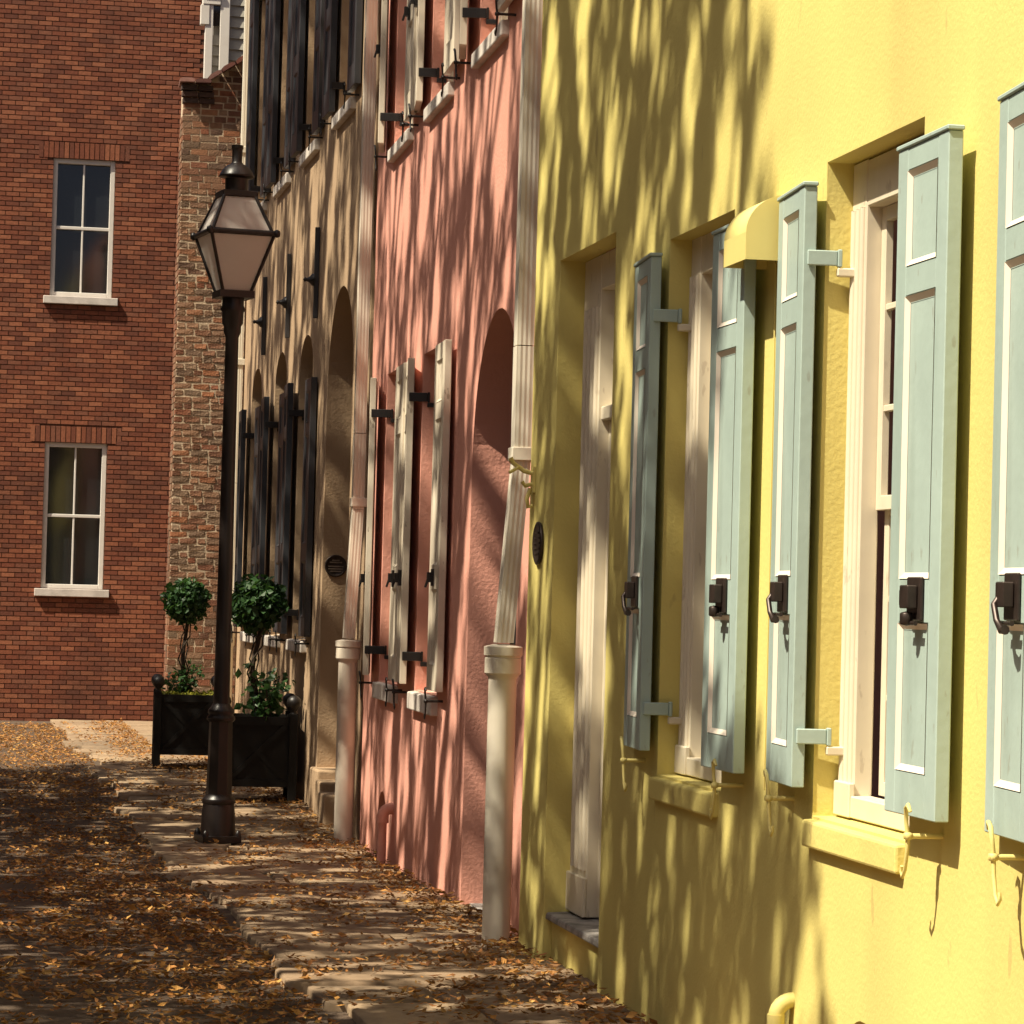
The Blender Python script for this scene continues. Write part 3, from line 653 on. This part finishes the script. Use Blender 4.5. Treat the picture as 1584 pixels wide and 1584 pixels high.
for kz in range(96):                                 # header courses on the free end
    zz = -.14+kz*.0705
    if zz > 6.7: break
    for yy in ((.10, .19), (.205, .295), (.31, .40)) if kz % 2 else ((.10, .26), (.275, .40)):
        mass.box(BX0-.004+rs.uniform(-.004, .003), BX0+.05, yy[0], yy[1], zz, zz+.056)
o = mass.build('brick_mass', M['brickmass'], bw); o['kind'] = 'stuff'
# corbel courses, coloured dark for the shaded band under the cap, and tile coping
for c in range(3):
    x = BX0-.01*(c+1)
    while x < 2.62:
        b = MB(); b.box(0, .16, 0, .1, 0, .055); o = b.build('corbel_brick', M['topbrick'], bw, loc=(x, -.02-.016*c, 6.74+c*.066), bevel=.004, seg=1); x += .172
ct = MB(); ct.prism([(0, 0), (.158, .004), (.158, .034), (.12, .046), (.04, .046), (0, .032)], -.08, .28, 'y'); ctm = ct.mesh('coping_tile', M['tile'])
for k in range(9):
    o = bpy.data.objects.new('coping_tile', ctm); COL.objects.link(o); o.parent = bw; o.location = (2.585+k*.142, -.03, 6.985+k*.091+rs.uniform(-.008, .01)); o.rotation_euler = (0, -math.atan(.64)+rs.uniform(-.07, .07), rs.uniform(-.05, .05))
for k in range(2):
    o = bpy.data.objects.new('coping_tile', ctm); COL.objects.link(o); o.parent = bw; o.location = (BX0-.05+k*.17, -.03, 6.945); o.rotation_euler = (rs.uniform(-.03, .03), 0, rs.uniform(-.05, .05))

# ================================================================== GREY CLAPBOARD HOUSE BEHIND THE PARAPET
ch = thing('wooden_house', 'grey clapboard upper storey with white corner posts behind the brick parapet', 'house', (0, 34, 0))
b = MB(); b.box(2.86, 6, .03, .40, 5.5, 10.2); b.build('wall', M['board'], ch)
bd = MB(); bd.hexa([(0, -.012, 0), (3, -.012, 0), (3, .028, 0), (0, .028, 0), (0, .012, .135), (3, .012, .135), (3, .028, .135), (0, .028, .135)]); bdm = bd.mesh('clapboard', M['board'])
for k in range(24):
    o = bpy.data.objects.new('clapboard', bdm); COL.objects.link(o); o.parent = ch; o.location = (3.02, 0, 6.7+k*.127)
b = MB(); b.box(2.925, 3.035, -.06, .02, 6.5, 10.2); b.build('corner_post', M['white'], ch, bevel=.006)
b = MB(); b.box(2.755, 2.845, -.06, .03, 6.5, 8.33); b.build('corner_post', M['white'], ch, bevel=.006)
b = MB(); b.box(2.72, 2.924, -.075, .05, 8.334, 8.47); b.box(2.70, 2.924, -.1, .05, 8.471, 8.52); b.box(2.70, 2.80, -.07, .03, 8.1, 8.33); b.build('lintel', M['white'], ch, bevel=.005)
b = MB(); b.box(2.846, 2.924, -.02, -.01, 8.1, 8.333); b.build('pane', M['glass'], ch)
bn = MB(); bn.hexa([(0, -.012, 0), (.078, -.012, 0), (.078, .028, 0), (0, .028, 0), (0, .012, .12), (.078, .012, .12), (.078, .028, .12), (0, .028, .12)]); bnm = bn.mesh('clapboard', M['board'])
for k in range(11):
    o = bpy.data.objects.new('clapboard', bnm); COL.objects.link(o); o.parent = ch; o.location = (2.846, 0, 6.7+k*.118)
b = MB(); b.prism([(2.6, 10.2), (6.3, 10.2), (6.3, 10.35), (4.4, 12), (2.6, 10.35)], -.2, .6, 'y'); b.build('roof', M['slate'], ch)

# ================================================================== RED BRICK HOUSE AT THE END
FY = 39.0
fh = thing('brick_house', 'red brick house closing the view at the upper left', 'house', (0, FY, 0))
WINX = (1.25, 2.05)
b = MB(); wins = [(WINX[0], WINX[1], 5.4, 7.2), (WINX[0], WINX[1], 1.6, 3.5)]
xs = [-6, WINX[0], WINX[1], 7]; zs_ = [-.6, 1.6, 3.5, 5.4, 7.2, 11]
for i in range(3):
    for j in range(5):
        if i == 1 and j in (1, 3): continue
        b.add([(xs[i], .006, zs_[j]), (xs[i+1], .006, zs_[j]), (xs[i+1], .006, zs_[j+1]), (xs[i], .006, zs_[j+1])], [(0, 1, 2, 3)])
for x0, x1, z0, z1 in wins:
    q = [(x0, z0), (x1, z0), (x1, z1), (x0, z1), (x0, z0)]
    for k in range(4): b.add([(q[k][0], .006, q[k][1]), (q[k+1][0], .006, q[k+1][1]), (q[k+1][0], .16, q[k+1][1]), (q[k][0], .16, q[k][1])], [(0, 1, 2, 3)])
b.box(-6, 7, .2, 5, -.6, 11); b.build('wall', M['fmortar'], fh)
FV = [brick_mesh(.165, .051, .06, 50+k, M['fbrick'], .4) for k in range(4)]
mass = MB(); nb = 0; zc = -.2; row = 0
while zc < 9.8:
    x = -.4-(row % 2)*.088
    while x < 3.1:
        wn = .165
        if not any(x0 <= x and x+wn <= x1 and z0-.06 < zc < z1 or (x0-.004 < x < x1-.165 and z0-.06 < zc < z1) or (z1-.03 < zc < z1+.2 and x0-.2 < x < x1+.05) for x0, x1, z0, z1 in wins):
            xa, xb = x, x+wn
            for x0, x1, z0, z1 in wins:
                if z0-.06 < zc < z1 and xa < x0 < xb: xb = x0
                if z0-.06 < zc < z1 and xa < x1 < xb: xa = x1
            if nb < 300 and 2.42 < x < 2.98 and zc > 6.5:
                o = bpy.data.objects.new('brick', rs.choice(FV)); COL.objects.link(o); o.parent = fh; o.location = (x, -.004+rs.uniform(-.002, .002), zc); nb += 1
            elif xb-xa > .01: mass.box(xa, xb, -.004+rs.uniform(-.002, .002), .05, zc, zc+.051)
        x += wn+.011
    zc += .0625; row += 1
for x0, x1, z0, z1 in wins:                         # soldier course lintels
    for k in range(18): mass.box(x0-.19+k*.0655, x0-.19+k*.0655+.055, -.006+rs.uniform(-.003, .003), .05, z1+.004, z1+.21)
o = mass.build('brick_mass', M['fbrickmass'], fh); o['kind'] = 'stuff'
for x0, x1, z0, z1 in wins:
    b = MB(); b.box(x0, x0+.06, .03, .1, z0, z1); b.box(x1-.06, x1, .03, .1, z0, z1); b.box(x0+.061, x1-.061, .03, .1, z1-.06, z1); b.box(x0+.061, x1-.061, .03, .1, z0, z0+.06); b.box(x0+.061, x1-.061, .04, .09, (z0+z1)/2-.02, (z0+z1)/2+.02); b.box((x0+x1)/2-.012, (x0+x1)/2+.012, .045, .085, z0+.061, z1-.061)
    wf = b.build('window', M['white'], fh, bevel=.004, seg=1)
    g = MB(); g.box(x0+.01, x1-.01, .105, .11, z0, z1); g.build('pane', M['glass'], wf)
    g = MB(); g.box(x0-.08, x1+.08, -.06, .03, z0-.1, z0-.002); g.build('sill', M['sill'], wf, bevel=.006)

# ================================================================== ADDED BLOCK ACROSS THE STREET (unseen, put in to shade the low sky)
oh = thing('sky_block', 'added unseen brick block across the street that cuts the low sky light', 'sky blocker', (-15, 0, 0))
b = MB(); b.box(-8, 0, -25, 60, -.5, 11.0); b.build('wall', mat('dark brick', (.12, .06, .04), .95, .3, 3), oh)
b = MB(); b.box(-8.2, .2, -25.2, 60.2, 11.002, 11.3); b.build('parapet', M['slate'], oh)
for k in range(14):
    for z_ in (1.4, 4.8, 8.2):
        b = MB(); y_ = -20+k*5.6; b.box(.002, .05, y_, y_+1.3, z_, z_+1.9); wn_ = b.build('window', M['white'], oh)
        g = MB(); g.box(.052, .058, y_+.08, y_+1.22, z_+.08, z_+1.82); g.build('pane', M['glass'], wn_)
# ================================================================== GROUND
b = MB(); b.add([(-4000, -4000, -.42), (4000, -4000, -.42), (4000, 4000, -.42), (-4000, 4000, -.42)], [(0, 1, 2, 3)]); tag(b.build('ground', M['ground']), 'bare earth around the street', None, None, 'structure')
def strip(name, x0, x1, y0, y1, dz, m, label, n=60):
    b = MB(); Y_ = [y0+(y1-y0)*k/n for k in range(n+1)]
    vs_ = [(x, y, gz(y)+dz) for y in Y_ for x in (x0, x1)]
    b.add(vs_, [(2*k, 2*k+1, 2*k+3, 2*k+2) for k in range(n)]); return tag(b.build(name, m), label, None, None, 'structure')
strip('street', -9, 1.62, -4, 60, -.04, M['street'], 'dusty street littered with brown leaves')
sw = strip('sidewalk', 1.60, 3.6, -4, 40, -.045, M['soil'], 'narrow slate flagstone sidewalk along the row of houses')
rs = random.Random(31); y = 1.4
def stone(x0, x1, y0, y1, sk0, sk1):
    c = [(x0, y0+sk0*0), (x1, y0+sk0), (x1, y1+sk1), (x0, y1)]; c = [(px+rs.uniform(-.02, .02), py+rs.uniform(-.02, .02)) for px, py in c]
    cx, cy = sum(p[0] for p in c)/4, sum(p[1] for p in c)/4; pts = []
    for i in range(4):
        p0, p1, p2 = Vector(c[i-1]), Vector(c[i]), Vector(c[(i+1) % 4]); rr = rs.uniform(.025, .06) if p1.x < 1.7 else rs.uniform(.015, .05)
        A_ = p1+(p0-p1).normalized()*rr; B_ = p1+(p2-p1).normalized()*rr
        for k in range(5):
            t_ = k/4; q = A_*(1-t_)**2+p1*2*t_*(1-t_)+B_*t_**2; pts.append((q.x-cx, q.y-cy))
        for k in range(1, 4):
            q = B_.lerp(p2+(p1-p2).normalized()*.05, k/4); pts.append((q.x-cx+rs.uniform(-.007, .007), q.y-cy+rs.uniform(-.007, .007)))
    b = MB(); n = len(pts)
    top = [(px, py, rs.uniform(-.002, .002)) for px, py in pts]; mid = [(px*.985, py*.975, .008+rs.uniform(-.002, .002)) for px, py in pts]; bot = [(px*1.004, py*1.004, -.13) for px, py in pts]
    inn_ = [(px*.55, py*.55, .011+rs.uniform(-.006, .006)) for px, py in pts]
    b.add(bot+top+mid+inn_+[(0, 0, .012)], [(i, (i+1) % n, n+(i+1) % n, n+i) for i in range(n)]+[(n+i, n+(i+1) % n, 2*n+(i+1) % n, 2*n+i) for i in range(n)]+[(2*n+i, 2*n+(i+1) % n, 3*n+(i+1) % n, 3*n+i) for i in range(n)]+[(3*n+i, 3*n+(i+1) % n, 4*n) for i in range(n)], 0, True)
    dzdy = (gz(cy+.2)-gz(cy-.2))/.4
    o = b.build('flagstone', M['flag'], sw, loc=(cx, cy, gz(cy)-.014+rs.uniform(-.008, .008)), rot=(dzdy+rs.uniform(-.013, .013), rs.uniform(-.008, .008), 0))
    return o
while y < 38.5:
    dpt = rs.uniform(.42, .9); sk = rs.uniform(-.06, .1); x0 = 1.50+rs.uniform(-.07, .07)+.05*math.sin(y*1.3)
    if rs.random() < .55:
        s_ = rs.uniform(1.95, 2.4); stone(x0, s_-.012, y, y+dpt-.025, sk*.4, sk*.4)
        if rs.random() < .5:
            m_ = y+dpt*rs.uniform(.4, .6); stone(s_+.012, 3.15, y+sk*.4, m_-.012, sk*.6, sk*.6); stone(s_+.012, 3.15, m_+.012, y+dpt-.025+sk*.4, sk*.6, sk*.6)
        else: stone(s_+.012, 3.15, y+sk*.4, y+dpt-.025+sk*.4, sk*.6, sk*.6)
    else: stone(x0, 3.15, y, y+dpt-.025, sk, sk)
    y += dpt
# fallen leaves
rs = random.Random(5); b = MB(); n = 0
def wall_x(y): return 2.70 if y < 13.76 else (2.83+(y-14)*.0227 if y < 21.3 else (2.98 if y < 30.8 else 2.3))
NL = 52000
while n < NL+12000:
    if n < NL: y = 6.5+31.5*rs.random()**1.4; x = rs.uniform(-.9, wall_x(y)-.01)
    else:
        y = rs.uniform(1, 40); x = rs.uniform(-5.5, wall_x(y)-.01)
        if y > 7.5 and x > -.3: continue
    if False: x = rs.uniform(-.9, wall_x(y)-.01)
    nv = mnoise.noise(Vector((x*1.8, y*1.6, 3.3)))*.75+mnoise.noise(Vector((x*5, y*4.5, 7)))*.5
    near = max(0, 1-(wall_x(y)-x)/.45); gut = 1 if x < 1.52 else 0
    pr_ = .15+.20*(x > 1.8)+.85*near**.8+(.65 if x > .6 else .3)*gut+nv*1.1
    if n < NL: pr_ *= min(1, max(0, (x+.95)/.8))*min(1, (y-6.4)/1.6)
    if rs.random() > pr_: continue
    n += 1
    L_ = .018+.042*rs.random()**1.4+.016*(rs.random() < .06); w_ = L_*rs.uniform(.13, .28); a = rs.random()*6.28; pit = rs.gauss(0, .24); rol = rs.gauss(0, .40)
    z0 = gz(y)+(.008 if not gut else -.03)+abs(rs.gauss(0, .010))+(.02*near*rs.random())
    Rm = Euler((rol, pit, a)).to_matrix(); cl = rs.uniform(-.2, .35)*L_
    P_ = [(-L_/2, 0, cl*.5), (0, w_, .0+cl*.2), (L_/2, 0, cl*.6), (0, -w_, .0+cl*.2), (0, 0, -.15*w_)]
    b.add([Rm @ Vector(p)+Vector((x, y, z0+L_*.16*abs(math.sin(pit)))) for p in P_], [(0, 4, 1), (4, 2, 1), (0, 3, 4), (3, 2, 4)])
o = b.build('fallen_leaves', M['litter'], recalc=False); tag(o, 'brown and golden fallen leaves strewn over the sidewalk and gutter', 'leaves', None, 'stuff')

# ================================================================== STREET TREES (opposite kerb, shading the row)
rs = random.Random(77)
def dens(y, z):
    """how thickly the crowns shade the row, over the facade plane (y along the street, z height; z<0 is the pavement)"""
    if z < 0: return (.60 if z > -2.2 else .72) if y > 9 else .4
    if y < 13.76:                                        # yellow house
        edge = 9.86 if z > 2.6 else (9.86+.3*(2.6-z) if z > 1.1 else 9.6-.30*(1.1-z))
        if y < edge-.1: 
            if z < .85 and y > 8.8: return .38
            return 0.
        if z > 2.9: return .60
        if y < 11.15: return .95 if z < .95 else (.42 if z < 2.4 else .5)
        if z < .95: return .92 if y < 12.1 else .72
        return .58
    if y < 21.3: return .40 if z > .9 else .48
    return .50
cl = []; yy = 8.6
L0 = Vector((1, .38, -1.6))
while yy < 30.2:
    zz = -5.6
    while zz < 8.2:
        y_, z_ = yy+rs.uniform(-.06, .06), zz+rs.uniform(-.06, .06)
        p = dens(y_, z_)
        nz = mnoise.noise(Vector((y_*2.3, z_*1.0, 1.7)))*.48+mnoise.noise(Vector((y_*5.2, z_*2.1, 9.1)))*1.15
        u = .5*(1+math.erf(nz/(.40*1.414)))
        if u < p and rs.random() < .9:
            cl.append(Vector((2.75, y_, z_))-L0*rs.uniform(max(3.4, (3.2-z_)/1.6), max(6.6, (4.6-z_)/1.6)))
        zz += .12
    yy += .11
trees = [(-2.3, 10.2), (-2.9, 16.2), (-2.5, 22.8)]
labs = ['leafy street tree on the far kerb opposite the yellow house', 'leafy street tree on the far kerb opposite the salmon house', 'leafy street tree on the far kerb opposite the tan house']
sets = [[] for _ in trees]
for c in cl:
    i = min(range(3), key=lambda k: abs(c.y+1.2-trees[k][1])+rs.uniform(-.4, .4)); sets[i].append(c)
for (tx, ty), S, lb in zip(trees, sets, labs):
    t = thing('street_tree', lb, 'tree', (tx, ty, gz(ty)-.13), 0, 'street trees on the far kerb'); org = Vector((tx, ty, gz(ty)-.13))
    nodes = [org, org+Vector((.05, -.1, 1.2)), org+Vector((-.05, .1, 2.4))]; par = [-1, 0, 1]
    S = sorted(S, key=lambda c: (c-nodes[2]).length); arr = [list(n_) for n_ in nodes]; buf = np.zeros((len(S)*3+10, 3)); buf[:3] = arr; dd = np.zeros(len(buf)); dd[1] = 1.2; dd[2] = 2.4; cnt = 3
    for c in S:
        v = np.array(c); ds = np.linalg.norm(buf[2:cnt]-v, axis=1); k = int(np.argmin(ds+.25*dd[2:cnt]))+2
        if ds[k-2] > .9:                                  # long reach: an intermediate bend
            mid = (buf[k]*.5+v*.5)+np.array([rs.uniform(-.12, .12), rs.uniform(-.12, .12), .1]); buf[cnt] = mid; dd[cnt] = dd[k]+ds[k-2]*.5; par.append(k); k = cnt; cnt += 1
        buf[cnt] = v; dd[cnt] = dd[k]+np.linalg.norm(buf[k]-v); par.append(k); cnt += 1
    wgt = [0]*cnt
    for i in range(cnt-1, 0, -1): wgt[i] += 1; wgt[par[i]] += wgt[i]
    b = MB(); l = MB()
    rad = [min(.19, .0055*w_**.5) for w_ in wgt]
    base = [Vector(buf[k])-org for k in range(3)]
    b.tube([base[0]-Vector((0, 0, .1)), base[0].lerp(base[1], .2), base[1], base[2]], [rad[1]*1.5, rad[1]*1.08, rad[1], rad[2]], 12)
    for i in range(3, cnt):
        r1 = rad[i]; r0 = min(rad[par[i]], r1*1.5+.01)
        p0, p1 = Vector(buf[par[i]])-org, Vector(buf[i])-org; d_ = (p1-p0).normalized() if (p1-p0).length > 1e-4 else Vector((0, 0, 1))
        b.tube([p0-d_*r0*.6, p0.lerp(p1, .5)+Vector((0, 0, .02)), p1+d_*r1*.4], [r0*.9, (r0+r1)/2, r1*.92], 5 if wgt[i] < 20 else 9, cap=wgt[i] > 20)
    b.build('trunk', M['bark'], t, recalc=False)
    pts = []
    for c in S:
        for k in range(9):
            v = Vector((rs.gauss(0, 1), rs.gauss(0, 1), rs.gauss(0, 1))).normalized()
            pts.append((c-org+v*.085*rs.random()**.5, v))
    leaf_cloud(l, pts, .10, rs); l.build('crown', M['leaf'], t, recalc=False)
